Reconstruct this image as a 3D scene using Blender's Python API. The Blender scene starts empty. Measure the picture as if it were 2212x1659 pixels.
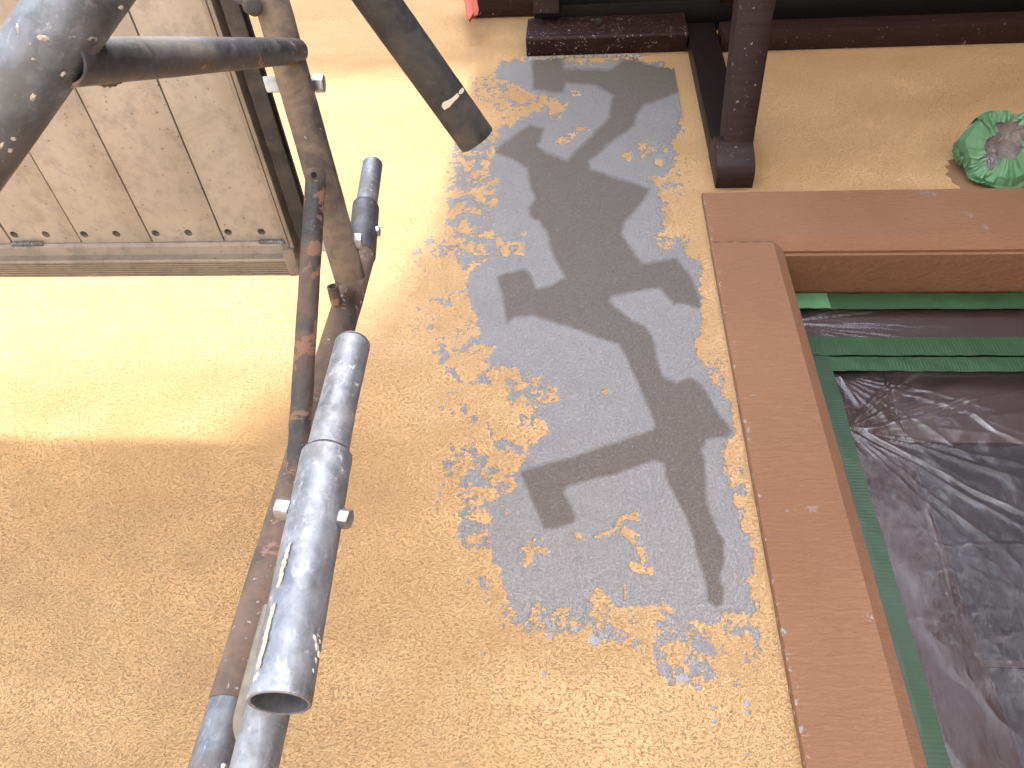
import bpy, bmesh, math, random
import numpy as np
from mathutils import Vector, Matrix
random.seed(7); rng = np.random.default_rng(7)
S = bpy.context.scene; COL = S.collection
# ------------------------------------------------------------------ camera
# measured from the photograph: wall plane is y = 0, X along the wall, Z up, camera 1.1 m off the wall
F0 = 1653.; CX, CY = 1106., 829.5                       # units: a 2212 px wide picture
def nrm(v): return v/np.linalg.norm(v)
Zc = nrm(np.array([154., 1829., -F0])); Xc = np.array([19106., -114., F0]); Xc = nrm(Xc-Xc.dot(Zc)*Zc); Yc = np.cross(Zc, Xc)
RM = np.array([Xc, Yc, Zc]); CAM = np.array([0, -1.1, 1.5])
def ray(px, py): return RM@np.array([(px-CX)/F0, -(py-CY)/F0, -1.])
def aty(px, py, y=0.): d = ray(px, py); return CAM+d*(y-CAM[1])/d[1]
def atz(px, py, z): d = ray(px, py); return CAM+d*(z-CAM[2])/d[2]
def atd(px, py, t): return CAM+ray(px, py)*t
cd = bpy.data.cameras.new('camera'); cam = bpy.data.objects.new('camera', cd); COL.objects.link(cam)
cd.sensor_width = 36; cd.lens = 36*F0/2212; cd.clip_start = .02; cd.clip_end = 500
m4 = Matrix([list(RM[i])+[CAM[i]] for i in range(3)]+[[0, 0, 0, 1]]); cam.matrix_world = m4
S.camera = cam
# ------------------------------------------------------------------ light
EL, AZ = 55.2, 1.0                                     # sun elevation, degrees to the right of straight behind the camera
W = bpy.data.worlds.new("World"); S.world = W; W.use_nodes = True
nt = W.node_tree; bg = nt.nodes['Background']; sky = nt.nodes.new('ShaderNodeTexSky'); sky.sky_type = 'NISHITA'
sky.sun_disc = False; sky.sun_elevation = math.radians(EL); sky.sun_rotation = math.radians(180-AZ)
sky.dust_density = 3.0; sky.air_density = 1.0; sky.ozone_density = 1.0
nt.links.new(sky.outputs[0], bg.inputs[0]); bg.inputs[1].default_value = .15
sl = bpy.data.lights.new('sun', 'SUN'); sl.energy = 1.6; sl.angle = math.radians(3.2); sl.color = (1, .95, .86)
so = bpy.data.objects.new('sun', sl); COL.objects.link(so)
sd_ = Vector((math.sin(math.radians(AZ))*math.cos(math.radians(EL)), -math.cos(math.radians(AZ))*math.cos(math.radians(EL)), math.sin(math.radians(EL))))
so.rotation_euler = sd_.to_track_quat('Z', 'Y').to_euler(); so.location = (0, -6, 8)
S.view_settings.view_transform = 'Standard'; S.view_settings.look = 'None'; S.view_settings.gamma = 1
S.view_settings.exposure = 2.62
S.render.engine = 'CYCLES'; S.cycles.max_bounces = 8; S.cycles.diffuse_bounces = 5
# ------------------------------------------------------------------ tags and builders
def tag(o, label=None, cat=None, group=None, kind=None):
    if label: o['label'] = label
    if cat: o['category'] = cat
    if group: o['group'] = group
    if kind: o['kind'] = kind
    return o
def thing(name, loc, label, cat, group=None):
    o = bpy.data.objects.new(name, None); COL.objects.link(o); o.location = loc; o.empty_display_size = .05
    return tag(o, label, cat, group)
def wloc(o):
    v = Vector((0, 0, 0))
    while o is not None: v = v+o.location; o = o.parent
    return v
def link(name, me, mat, parent=None, smooth=False, label=None):
    """mesh in world coordinates -> object, origin at its parent's"""
    if parent is not None: me.transform(Matrix.Translation(-wloc(parent)))
    o = bpy.data.objects.new(name, me); COL.objects.link(o); o.parent = parent
    if mat: me.materials.append(mat)
    if smooth:
        me.polygons.foreach_set('use_smooth', [True]*len(me.polygons)); me.set_sharp_from_angle(angle=math.radians(40))
    if label: o['label'] = label
    me.update(); return o
class MB:
    def __init__(s): s.v = []; s.f = []
    def poly(s, pts):
        n = len(s.v); s.v += [tuple(p) for p in pts]; s.f.append(list(range(n, n+len(pts)))); return s
    def box(s, a, b):
        (x0, y0, z0), (x1, y1, z1) = a, b; n = len(s.v)
        s.v += [(x0,y0,z0),(x1,y0,z0),(x1,y1,z0),(x0,y1,z0),(x0,y0,z1),(x1,y0,z1),(x1,y1,z1),(x0,y1,z1)]
        s.f += [[n+i for i in q] for q in ((3,2,1,0),(4,5,6,7),(0,1,5,4),(1,2,6,5),(2,3,7,6),(3,0,4,7))]; return s
    def prism(s, prof, off):
        """closed profile (3D points) extruded by vector off"""
        n = len(s.v); k = len(prof); off = Vector(off)
        s.v += [tuple(p) for p in prof]+[tuple(Vector(p)+off) for p in prof]
        s.f += [list(range(n+k-1, n-1, -1)), list(range(n+k, n+2*k))]
        s.f += [[n+i, n+(i+1) % k, n+k+(i+1) % k, n+k+i] for i in range(k)]; return s
    def tube(s, p0, p1, r, t=.0028, seg=36, ends='oo', n_l=10, wob=.0002, r1=None):
        p0 = Vector(p0); p1 = Vector(p1); d = p1-p0; L = d.length; d.normalize(); r1 = r1 or r
        a = d.orthogonal().normalized(); b = d.cross(a); N = len(s.v)
        def ring(l, rr): return [tuple(p0+d*l+(a*math.cos(2*math.pi*i/seg)+b*math.sin(2*math.pi*i/seg))*(rr+random.uniform(-wob, wob))) for i in range(seg)]
        rings = []
        def add(l, rr): rings.append(len(s.v)); s.v.extend(ring(l, rr))
        ins = min(.06, L*.4)
        if ends[0] == 'o': add(ins, r-t); add(.0004, r-t); add(0, r-t*.75); add(0, r-t*.25)
        elif ends[0] == 'c': add(0, r*.75)
        elif ends[0] == 'd': add(-r*.06, r*.5); add(0, r*.9)
        add(.0008, r)
        for i in range(1, n_l): add(L*i/n_l, r+(r1-r)*i/n_l)
        add(L-.0008, r1)
        if ends[1] == 'o': add(L, r1-t*.25); add(L, r1-t*.75); add(L-.0004, r1-t); add(L-ins, r1-t)
        elif ends[1] == 'c': add(L, r1*.75)
        elif ends[1] == 'd': add(L, r1*.9); add(L+r1*.06, r1*.5)
        for q in range(len(rings)-1):
            A, B = rings[q], rings[q+1]
            for i in range(seg): s.f.append([A+i, A+(i+1) % seg, B+(i+1) % seg, B+i])
        s.f.append([rings[0]+i for i in range(seg-1, -1, -1)]); s.f.append([rings[-1]+i for i in range(seg)])
        return s
    def hexnut(s, c, axis, r, h):
        c = Vector(c); d = Vector(axis).normalized(); a = d.orthogonal().normalized(); b = d.cross(a)
        pr = [c+(a*math.cos(k*math.pi/3)+b*math.sin(k*math.pi/3))*r for k in range(6)]
        return s.prism(pr, d*h)
    def lump(s, c, nrmv, rx, ry, rz, seed=0, rot=0.):
        c = Vector(c); d = Vector(nrmv).normalized(); a = d.orthogonal().normalized(); b = d.cross(a)
        a, b = a*math.cos(rot)+b*math.sin(rot), b*math.cos(rot)-a*math.sin(rot)
        r_ = random.Random(seed); N = len(s.v); seg, rg = 14, 5
        ph = [r_.uniform(.65, 1.2) for _ in range(seg)]
        for j in range(rg):
            q = (j/(rg))*math.pi/2
            for i in range(seg):
                k = math.cos(q)*(ph[i]*(1-j/rg)+1*(j/rg)); an = 2*math.pi*i/seg
                s.v.append(tuple(c+a*rx*k*math.cos(an)+b*ry*k*math.sin(an)+d*(rz*math.sin(q)*r_.uniform(.7, 1.2)-.0006)))
        s.v.append(tuple(c+d*rz))
        for j in range(rg-1):
            for i in range(seg): s.f.append([N+j*seg+i, N+j*seg+(i+1) % seg, N+(j+1)*seg+(i+1) % seg, N+(j+1)*seg+i])
        for i in range(seg): s.f.append([N+(rg-1)*seg+i, N+(rg-1)*seg+(i+1) % seg, N+rg*seg])
        return s
    def build(s, name, mat, parent=None, smooth=False, label=None, bevel=0, fix=True):
        me = bpy.data.meshes.new(name); me.from_pydata(s.v, [], s.f)
        bm = bmesh.new(); bm.from_mesh(me)
        if fix: bmesh.ops.recalc_face_normals(bm, faces=bm.faces)
        if bevel:
            ed = [e for e in bm.edges if len(e.link_faces) == 2 and e.calc_face_angle(0) > .6]
            bmesh.ops.bevel(bm, geom=ed, offset=bevel, segments=2, profile=.6, affect='EDGES', clamp_overlap=True)
        bm.to_mesh(me); bm.free()
        return link(name, me, mat, parent, smooth or bevel > 0, label)
# ------------------------------------------------------------------ numpy noise
def _h(ix, iy, sd):
    h = (ix.astype(np.int64)*374761393+iy.astype(np.int64)*668265263+sd*1442695041) & 0xffffffff
    h = ((h ^ (h >> 13))*1274126177) & 0xffffffff; h = (h ^ (h >> 16)) & 0xffff
    return h/65535.
def vnoise(x, y, sd=0):
    ix = np.floor(x).astype(np.int64); iy = np.floor(y).astype(np.int64); fx = x-ix; fy = y-iy
    fx = fx*fx*(3-2*fx); fy = fy*fy*(3-2*fy)
    a, b, c, d = _h(ix, iy, sd), _h(ix+1, iy, sd), _h(ix, iy+1, sd), _h(ix+1, iy+1, sd)
    return (a*(1-fx)+b*fx)*(1-fy)+(c*(1-fx)+d*fx)*fy
def fbm(x, y, oct=4, sd=0, g=.5):
    s = 0; a = 1; t = 0
    for o in range(oct): s = s+a*vnoise(x*2**o+o*17.3, y*2**o-o*9.1, sd+o); t += a; a *= g
    return s/t*2-1
def sdpoly(P, poly):
    """signed distance, + inside"""
    poly = np.array(poly, float); n = len(poly); d = np.full(len(P), 1e18); ins = np.zeros(len(P), bool)
    for i in range(n):
        a = poly[i]; b = poly[(i+1) % n]; e = b-a; w = P-a
        t = np.clip((w@e)/max(e@e, 1e-9), 0, 1); q = w-t[:, None]*e; d = np.minimum(d, (q*q).sum(1))
        c = ((a[1] > P[:, 1]) != (b[1] > P[:, 1])) & (P[:, 0] < (b[0]-a[0])*(P[:, 1]-a[1])/(b[1]-a[1]+1e-12)+a[0]); ins ^= c
    d = np.sqrt(d); return np.where(ins, d, -d)
def toPx(P):
    c = (P-CAM)@RM; return np.stack([CX+F0*c[:, 0]/-c[:, 2], CY-F0*c[:, 1]/-c[:, 2]], 1)
# ------------------------------------------------------------------ materials
class MT:
    def __init__(s, name, base=(.5,.5,.5), rough=.7, metal=0., spec=.5):
        s.m = bpy.data.materials.new(name); s.m.use_nodes = True; s.nt = s.m.node_tree; s.b = s.nt.nodes['Principled BSDF']
        s.b.inputs['Base Color'].default_value = (*base, 1); s.b.inputs['Roughness'].default_value = rough
        s.b.inputs['Metallic'].default_value = metal; s.b.inputs['Specular IOR Level'].default_value = spec
        s.tc = s.nt.nodes.new('ShaderNodeTexCoord'); s.hs = []
        s.vec = s.tc.outputs['Object']
    def N(s, t, **k):
        n = s.nt.nodes.new(t)
        for a, b in k.items():
            if a.startswith('_'): n.inputs[a[1:].replace('_', ' ')].default_value = b
            else: setattr(n, a, b)
        return n
    def L(s, a, b): s.nt.links.new(a, b)
    def map(s, sc=(1,1,1), rot=(0,0,0), loc=(0,0,0), src=None):
        n = s.N('ShaderNodeMapping'); n.inputs['Scale'].default_value = sc; n.inputs['Rotation'].default_value = rot; n.inputs['Location'].default_value = loc
        s.L(src or s.vec, n.inputs[0]); return n.outputs[0]
    def noise(s, scale, detail=4, rough=.55, dist=0., vec=None):
        n = s.N('ShaderNodeTexNoise', _Scale=scale, _Detail=detail, _Roughness=rough, _Distortion=dist); s.L(vec or s.vec, n.inputs[0]); return n.outputs['Fac']
    def voro(s, scale, vec=None, feature='F1', rnd=1.):
        n = s.N('ShaderNodeTexVoronoi', feature=feature, _Scale=scale, _Randomness=rnd); s.L(vec or s.vec, n.inputs[0]); return n.outputs['Distance']
    def ramp(s, fac, stops, interp='LINEAR'):
        n = s.N('ShaderNodeValToRGB'); s.L(fac, n.inputs[0]); cr = n.color_ramp; cr.interpolation = interp
        while len(cr.elements) < len(stops): cr.elements.new(.5)
        for e, (p, c) in zip(cr.elements, stops): e.position = p; e.color = (c, c, c, 1) if not hasattr(c, '__len__') else (*c, 1)
        return n.outputs[0]
    def math(s, op, a, b=None, clamp=False):
        n = s.N('ShaderNodeMath', operation=op, use_clamp=clamp)
        for i, q in enumerate((a, b)):
            if q is None: continue
            if isinstance(q, (int, float)): n.inputs[i].default_value = q
            else: s.L(q, n.inputs[i])
        return n.outputs[0]
    def mix(s, fac, a, b):
        n = s.N('ShaderNodeMix', data_type='RGBA')
        for i, q in ((0, fac), (6, a), (7, b)):
            if isinstance(q, (int, float)): n.inputs[i].default_value = q
            elif isinstance(q, tuple): n.inputs[i].default_value = (*q, 1)
            else: s.L(q, n.inputs[i])
        return n.outputs[2]
    def col(s, c): s.L(c, s.b.inputs['Base Color']); return s
    def rgh(s, c): s.L(c, s.b.inputs['Roughness']); return s
    def met(s, c): s.L(c, s.b.inputs['Metallic']); return s
    def bump(s, h, strength=.5, dist=.001):
        n = s.N('ShaderNodeBump', _Strength=strength, _Distance=dist); s.L(h, n.inputs['Height'])
        if s.hs: s.L(s.hs[-1], n.inputs['Normal'])
        s.hs.append(n.outputs[0]); s.L(n.outputs[0], s.b.inputs['Normal']); return s
    def attr(s, name):
        n = s.N('ShaderNodeAttribute', attribute_name=name); return n.outputs['Fac']
    def obj_axis(s, i):
        n = s.N('ShaderNodeSeparateXYZ'); s.L(s.vec, n.inputs[0]); return n.outputs[i]

def stucco(name, patch=False):
    """yellow scratch render; with patch=True grey mortar covers it where the 'cover' attribute plus fine noise says so"""
    cols = [(.79, .505, .26), (.76, .475, .235), (.82, .54, .29), (.46, .26, .12)]
    m = MT(name, rough=.9, spec=.25)
    warp = m.N('ShaderNodeTexNoise', _Scale=3.2, _Detail=2.); m.L(m.vec, warp.inputs[0])
    w2 = m.N('ShaderNodeVectorMath', operation='MULTIPLY_ADD'); m.L(warp.outputs['Color'], w2.inputs[0]); w2.inputs[1].default_value = (.10, 0, .16); m.L(m.vec, w2.inputs[2])
    v = m.map((1., 1., 1.8), (0, .35, 0), src=w2.outputs[0])
    n1 = m.noise(215, 3, .62, .8, v); n2 = m.noise(420, 3, .65, .5, v); v1 = m.noise(60, 2, .5, .8, v)
    rg = m.ramp(m.noise(2.3, 3), [(.35, .8), (.65, 1.)])           # some areas rougher than others
    p = m.ramp(n1, [(.34, 0.), (.47, 1.)]); p2 = m.ramp(n2, [(.34, 0.), (.58, 1.)])
    h = m.math('ADD', m.math('MULTIPLY', m.math('MULTIPLY', p, rg), .8), m.math('MULTIPLY', p2, .3)); h = m.math('ADD', h, m.math('MULTIPLY', v1, .4))
    big = m.noise(1.6, 5, .55); mid = m.noise(14, 4, .6)
    c = m.mix(m.ramp(big, [(.35, 0.), (.65, 1.)]), cols[0], cols[1])
    c = m.mix(m.math('MULTIPLY', m.ramp(mid, [(.45, 0.), (.7, 1.)]), .35), c, cols[2])
    c = m.mix(m.math('MULTIPLY', m.math('MULTIPLY', m.ramp(n1, [(.34, 1.), (.43, 0.)]), rg), .75), c, cols[3])  # pits coloured darker: shade of the relief painted in
    c = m.mix(m.math('MULTIPLY', m.ramp(n2, [(.33, 1.), (.42, 0.)]), .35), c, cols[3])  # finer pits carry the same painted shade
    if patch:
        ed = m.math('ADD', m.attr('cover'), m.math('MULTIPLY', m.math('SUBTRACT', m.noise(150, 5, .75, .6), .5), 1.35))
        cv = m.ramp(ed, [(.0, 0.), (.025, 1.)]); fine = m.ramp(m.noise(420, 2, .6), [(.3, 0.), (.7, 1.)]); g1 = m.noise(300, 3, .6, .8)
        g = m.mix(m.ramp(big, [(.35, 0.), (.65, 1.)]), (.275, .265, .265), (.24, .231, .232))
        g = m.mix(m.math('MULTIPLY', m.ramp(m.noise(9, 4), [(.4, 0.), (.7, 1.)]), .4), g, (.30, .293, .297))
        g = m.mix(m.math('MULTIPLY', m.ramp(g1, [(.36, 1.), (.46, 0.)]), .35), g, (.12, .115, .115)); g = m.mix(m.math('MULTIPLY', fine, .25), g, (.21, .205, .21))
        j = m.math('ADD', m.attr('damp'), m.math('MULTIPLY', m.math('SUBTRACT', m.noise(60, 4), .5), .30))
        g = m.mix(m.math('MULTIPLY', m.ramp(j, [(.30, 0.), (.70, 1.)]), m.ramp(m.noise(260, 3, .6), [(.3, .78), (.6, 1.)])), g, (.132, .113, .101))
        c = m.mix(cv, c, g)
        gh = m.math('ADD', 1.0, m.math('ADD', m.math('MULTIPLY', m.ramp(g1, [(.35, 0.), (.55, 1.)]), .22), m.math('MULTIPLY', fine, .12)))
        hm = m.N('ShaderNodeMix', data_type='FLOAT'); m.L(cv, hm.inputs[0]); m.L(h, hm.inputs[2]); m.L(gh, hm.inputs[3]); h = hm.outputs[0]
    m.col(c); m.bump(h, 1., .006); return m.m
M_YEL = stucco('yellow_render')
M_GREY = stucco('grey_mortar_on_yellow_render', True)
m = MT('grey_mortar', (.25, .247, .262), .9); m.bump(m.noise(210, 3), .6, .002); M_GREYS = m.m

m = MT('brown_masonry_paint', rough=.8, spec=.3)
st = m.map((1.0, 1, 4.5)); a = m.noise(48, 4, .65, .5, st); b = m.noise(110, 3, .6); c0 = m.noise(2.2, 4)
c = m.mix(m.ramp(c0, [(.3, 0.), (.7, 1.)]), (.20, .098, .053), (.245, .126, .072))
c = m.mix(m.math('MULTIPLY', m.ramp(a, [(.60, 0.), (.68, 1.)]), .4), c, (.145, .065, .038))
gx = m.obj_axis(0)
edge = m.ramp(gx, [(.0, 1.), (.004, .8), (.010, 0.)])       # mortar smeared along the wall-side edge
fl = m.math('MULTIPLY', m.ramp(m.noise(75, 4, .6), [(.60, 0.), (.62, 1.)]), edge)
sp = m.math('MULTIPLY', m.ramp(m.noise(26, 5, .65), [(.655, 0.), (.68, 1.)]), m.ramp(m.noise(5, 2), [(.5, 0.), (.6, 1.)]))
c = m.mix(m.math('MAXIMUM', fl, m.math('MULTIPLY', sp, .8)), c, (.28, .265, .26)); m.col(c)
m.bump(m.math('ADD', m.math('MULTIPLY', m.ramp(a, [(.4, 0.), (.6, 1.)]), .6), m.math('MULTIPLY', b, .45)), .7, .0028)
M_BROWN = m.m

def wood(name, base, rough=.5, spots=0.):
    m = MT(name, rough=rough, spec=.22)
    g = m.noise(12, 5, .6, .3, m.map((1., 9., 9.))); g2 = m.noise(60, 3, .6, 0, m.map((1., 6., 6.)))
    c = m.mix(m.ramp(g, [(.35, 0.), (.7, 1.)]), tuple(q*.75 for q in base), tuple(q*1.3 for q in base))
    if spots:
        s1 = m.ramp(m.noise(95, 3, .7, .5), [(.66-.06*spots, 0.), (.69-.06*spots, 1.)]); k = m.ramp(m.noise(18, 3), [(.46, 0.), (.58, 1.)])
        c = m.mix(m.math('MULTIPLY', m.math('MULTIPLY', s1, k), .8), c, (.30, .28, .28))
        s2 = m.ramp(m.voro(55), [(.10, 1.), (.16, 0.)]); c = m.mix(m.math('MULTIPLY', s2, .55*spots), c, (.36, .34, .33))
    m.col(c); m.bump(g2, .2, .0012); return m.m
M_WOOD = wood('dark_stained_wood', (.013, .0075, .007), .45, 0)
M_WOODS = wood('splattered_dark_wood', (.026, .011, .010), .5, 1.)
M_WOODF = wood('weathered_dark_wood', (.024, .012, .012), .55, .12)
M_WOODR = wood('reddish_dark_wood', (.027, .011, .010), .5, .15)
M_BLACK = wood('black_soffit_wood', (.006, .005, .0055), .5, 0)

def metal(name, base, blot, dirt, rust, rr=(.3, .55), dirt_amt=.3, rust_amt=.1, met=.85, white=.15, bump=.25):
    m = MT(name, rough=.4, metal=met, spec=.5)
    n1 = m.noise(16, 5, .65, .4); n2 = m.noise(70, 5, .65, .3); n3 = m.noise(9, 4, .6, .8); n4 = m.noise(150, 3, .6)
    c = m.mix(m.ramp(n1, [(.35, 0.), (.65, 1.)]), base, blot)
    c = m.mix(m.math('MULTIPLY', m.ramp(n2, [(.42, 0.), (.62, 1.)]), .45), c, tuple(q*.5 for q in base)); scr = m.ramp(m.noise(130, 4, .7, .6, m.map((1, 1, .35))), [(.56, 0.), (.64, 1.)]); c = m.mix(m.math('MULTIPLY', scr, .16), c, tuple(min(q*2.2+.05, .7) for q in blot))
    d = m.ramp(n3, [(.62-.3*dirt_amt, 0.), (.78-.3*dirt_amt, 1.)]); d = m.math('MULTIPLY', d, m.ramp(n2, [(.3, .45), (.55, 1.)]))
    c = m.mix(d, c, dirt)
    r = m.ramp(m.noise(24, 5, .7, .5, m.map((1, 1, 1), loc=(3.1, 1.7, 9.2))), [(.70-.22*rust_amt, 0.), (.735-.22*rust_amt, 1.)])
    c = m.mix(r, c, rust)
    w = m.ramp(m.noise(105, 4, .7, .2, m.map((1, 1, 1), loc=(7, 2, 5))), [(.72-.1*white, 0.), (.75-.1*white, 1.)]); w = m.math('MULTIPLY', w, m.ramp(m.noise(13, 3), [(.42, 0.), (.6, 1.)]))
    c = m.mix(m.math('MULTIPLY', w, .85), c, (.55, .54, .52))
    m.col(c); nd = m.math('SUBTRACT', 1., m.math('MAXIMUM', m.math('MAXIMUM', d, r), w), True); m.met(m.math('MULTIPLY', nd, met))
    m.rgh(m.math('ADD', m.ramp(n1, [(.3, rr[0]), (.7, rr[1])]), m.math('MULTIPLY', m.math('SUBTRACT', 1., nd), .3)))
    m.bump(m.math('ADD', m.math('MULTIPLY', n2, .6), m.math('ADD', m.math('MULTIPLY', n4, .25), m.math('MULTIPLY', m.math('MAXIMUM', d, w), .5))), bump, .0012)
    return m.m
M_GALV = metal('galvanised_steel', (.165, .18, .205), (.33, .35, .38), (.21, .20, .195), (.26, .13, .07), (.46, .68), .35, .08, .62, 1.0, .6)
M_GALVD = metal('dull_galvanised_steel', (.125, .136, .155), (.23, .245, .27), (.14, .13, .118), (.26, .12, .06), (.42, .62), .5, .16, .65, .7, .4)
M_STEEL = metal('dirty_grey_steel', (.050, .055, .068), (.095, .10, .115), (.075, .062, .052), (.26, .125, .07), (.42, .6), .55, .22, .45, .3, .5)
M_STEELB = metal('dusty_brown_grey_steel', (.05, .048, .05), (.09, .082, .076), (.20, .15, .11), (.22, .13, .085), (.5, .7), .85, .25, .3, .3, .6)
M_STEELC = metal('blue_grey_painted_steel', (.065, .070, .082), (.12, .125, .135), (.13, .11, .095), (.42, .21, .12), (.4, .6), .45, .42, .5, .5, .5)
M_DARK = metal('dark_painted_steel', (.020, .020, .022), (.038, .037, .038), (.075, .065, .055), (.18, .12, .08), (.5, .7), .6, .1, .2, .15, .5)
M_RUST = metal('rusty_steel', (.035, .038, .044), (.065, .062, .065), (.12, .085, .065), (.21, .115, .08), (.5, .7), .75, .72, .3, .3, .6)
M_BROWNST = metal('brown_dirty_steel', (.06, .048, .042), (.10, .075, .062), (.16, .11, .085), (.24, .155, .12), (.55, .75), .8, .55, .2, .9, .8)
M_CREAM = metal('cream_dusty_steel', (.20, .185, .15), (.26, .24, .20), (.28, .24, .18), (.35, .28, .2), (.4, .6), .2, .02, .4, .2)
M_BOLT = metal('bright_zinc', (.34, .35, .36), (.46, .47, .48), (.22, .2, .17), (.3, .15, .08), (.3, .45), .05, .02, .9, .3)

def deckmat(name, a, b, spk=1., met=.25):
    m = MT(name, rough=.5, metal=met, spec=.5)
    n1 = m.noise(5, 5, .6, .3); n2 = m.noise(30, 5, .7); ln = m.noise(18, 4, .6, 0, m.map((7., .5, 7.)))
    c = m.mix(m.ramp(n1, [(.35, 0.), (.65, 1.)]), a, b)
    c = m.mix(m.math('MULTIPLY', m.ramp(n2, [(.48, 0.), (.66, 1.)]), .5), c, tuple(q*.55 for q in a)); c = m.mix(m.math('MULTIPLY', m.ramp(m.noise(11, 5, .7, .8), [(.55, 0.), (.68, 1.)]), .4), c, (.20, .15, .115))
    c = m.mix(m.math('MULTIPLY', m.ramp(ln, [(.5, 0.), (.7, 1.)]), .25), c, tuple(q*.7 for q in b))
    s1 = m.ramp(m.noise(120, 3, .6, .8), [(.675, 0.), (.70, 1.)]); s1 = m.math('MULTIPLY', s1, m.ramp(m.noise(22, 3), [(.4, 0.), (.6, 1.)]))
    s2 = m.ramp(m.voro(48, m.map((1, 1, 1), loc=(2, 2, 2))), [(.07, 1.), (.12, 0.)])
    c = m.mix(m.math('MULTIPLY', m.math('MAXIMUM', s1, s2), .75*spk), c, (.12, .10, .085)); oi = m.N('ShaderNodeObjectInfo'); c = m.mix(m.math('MULTIPLY', oi.outputs['Random'], .3), c, tuple(q*.62 for q in b)); m.col(c)
    m.rgh(m.ramp(n2, [(.3, .42), (.7, .65)])); m.bump(m.math('ADD', n2, m.math('MULTIPLY', s1, .7)), .2, .001); return m.m
M_DECK = deckmat('dusty_aluminium', (.38, .345, .305), (.48, .435, .385))
M_DECKR = deckmat('dusty_aluminium_rail', (.22, .19, .16), (.32, .28, .235), 1.)
M_DKSEAM = MT('dark_gap', (.01, .009, .008), .9).m

def tape(name, base, ribs=520, ax=(1, 0, 0)):
    m = MT(name, rough=.42, spec=.45)
    n = m.noise(8, 4, .6); w = m.N('ShaderNodeTexWave', wave_type='BANDS', bands_direction='X' if ax[0] else 'Z', _Scale=ribs/20.); m.L(m.vec, w.inputs[0])
    w.inputs['Distortion'].default_value = .4; w.inputs['Detail'].default_value = 1
    c = m.mix(m.ramp(n, [(.35, 0.), (.65, 1.)]), base, tuple(q*1.35 for q in base))
    m.col(c); m.bump(w.outputs['Fac'], .35, .0006); m.bump(m.noise(25, 3), .3, .002); return m.m
M_TAPE = tape('green_masking_tape', (.017, .052, .020), 900); M_TAPEV = tape('green_masking_tape_vertical', (.015, .046, .020), 900, (0, 0, 1))
M_TAPEL = tape('green_tape_light', (.065, .165, .08), 500)
M_RED = MT('red_tape', (.40, .05, .02), .6).m
m = MT('masking_film', (.085, .060, .062), .2, 0, 1.); m.b.inputs['IOR'].default_value = 1.9
cr_ = m.attr('crease'); wr = m.noise(70, 4, .65, 2.0, m.map((1, 1, .5), (0, .7, 0))); fine = m.ramp(wr, [(.38, 0.), (.5, 1.), (.62, 0.)])
msk = m.attr('zone'); m.rgh(m.ramp(m.noise(5, 4), [(.3, .08), (.7, .22)]))
m.bump(m.math('MULTIPLY', fine, m.math('ADD', .08, m.math('MULTIPLY', msk, .8))), .5, .003)
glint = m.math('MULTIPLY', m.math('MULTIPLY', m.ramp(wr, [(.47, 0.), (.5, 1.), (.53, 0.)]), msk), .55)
cr2 = m.math('MAXIMUM', cr_, glint, True); m.col(m.mix(cr2, (.085, .060, .062), (.30, .28, .30)))  # milky folds, with crinkle highlights painted as lighter film colour
tr = m.N('ShaderNodeBsdfTransparent'); mx = m.N('ShaderNodeMixShader'); fr = m.N('ShaderNodeFresnel', _IOR=1.7); m.L(m.hs[-1], fr.inputs['Normal'])
m.L(m.math('ADD', m.math('MULTIPLY', fr.outputs[0], 1.25), m.math('ADD', .09, m.math('MULTIPLY', cr2, .32)), True), mx.inputs[0]); m.L(tr.outputs[0], mx.inputs[1]); m.L(m.b.outputs[0], mx.inputs[2])
m.L(mx.outputs[0], m.nt.nodes['Material Output'].inputs[0]); M_FILM = m.m
M_PANE = MT('window_glass', (.055, .062, .075), .06, 0, .8).m  # blue-grey sky reflection put into the base colour
m = MT('window_frame_brown', (.062, .032, .032), .5); M_WFRM = m.m
m = MT('concrete_ground', rough=.9); m.col(m.mix(m.noise(3, 6), (.33, .31, .28), (.40, .38, .35))); M_GRD = m.m
m = MT('blue_sheet', (.25, .28, .32), .7); M_SHEET = m.m
M_WHITE = MT('old_white_sealant', (.27, .255, .23), .8).m
m = MT('mortar_splash', rough=.9); m.col(m.mix(m.noise(90, 4), (.38, .33, .26), (.52, .46, .38))); m.bump(m.noise(200, 3), .5, .001); M_LUMP = m.m
M_PAINT = MT('cream_paint', (.58, .52, .43), .5).m
# ------------------------------------------------------------------ ground
g = MB().poly([(-60, -60, 0), (60, -60, 0), (60, 60, 0), (-60, 60, 0)]).build('ground', M_GRD); tag(g, kind='structure')
# ------------------------------------------------------------------ wall with the window opening
OX0, OX1, OZ = .452, 1.72, 2.905
wall = thing('plaster_wall', (-1, 0, 0), 'yellow rough-textured rendered house wall behind the scaffold, with a grey mortar repair', 'wall')
b = MB(); x0, x1, zt, th = -7., 7., 6.2, .25
for y in (0., th):
    b.poly([(x0, y, 0), (OX0, y, 0), (OX0, y, OZ), (x0, y, OZ)]); b.poly([(OX1, y, 0), (x1, y, 0), (x1, y, OZ), (OX1, y, OZ)])
    b.poly([(x0, y, OZ), (OX0, y, OZ), (OX1, y, OZ), (x1, y, OZ), (x1, y, zt), (x0, y, zt)])
for (xa, za), (xb, zb) in (((OX0, 0), (OX0, OZ)), ((OX0, OZ), (OX1, OZ)), ((OX1, OZ), (OX1, 0)), ((x0, 0), (x0, zt)), ((x0, zt), (x1, zt)), ((x1, zt), (x1, 0))):
    b.poly([(xa, 0, za), (xb, 0, zb), (xb, th, zb), (xa, th, za)])
b.build('plaster', M_YEL, wall, fix=False)

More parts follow.
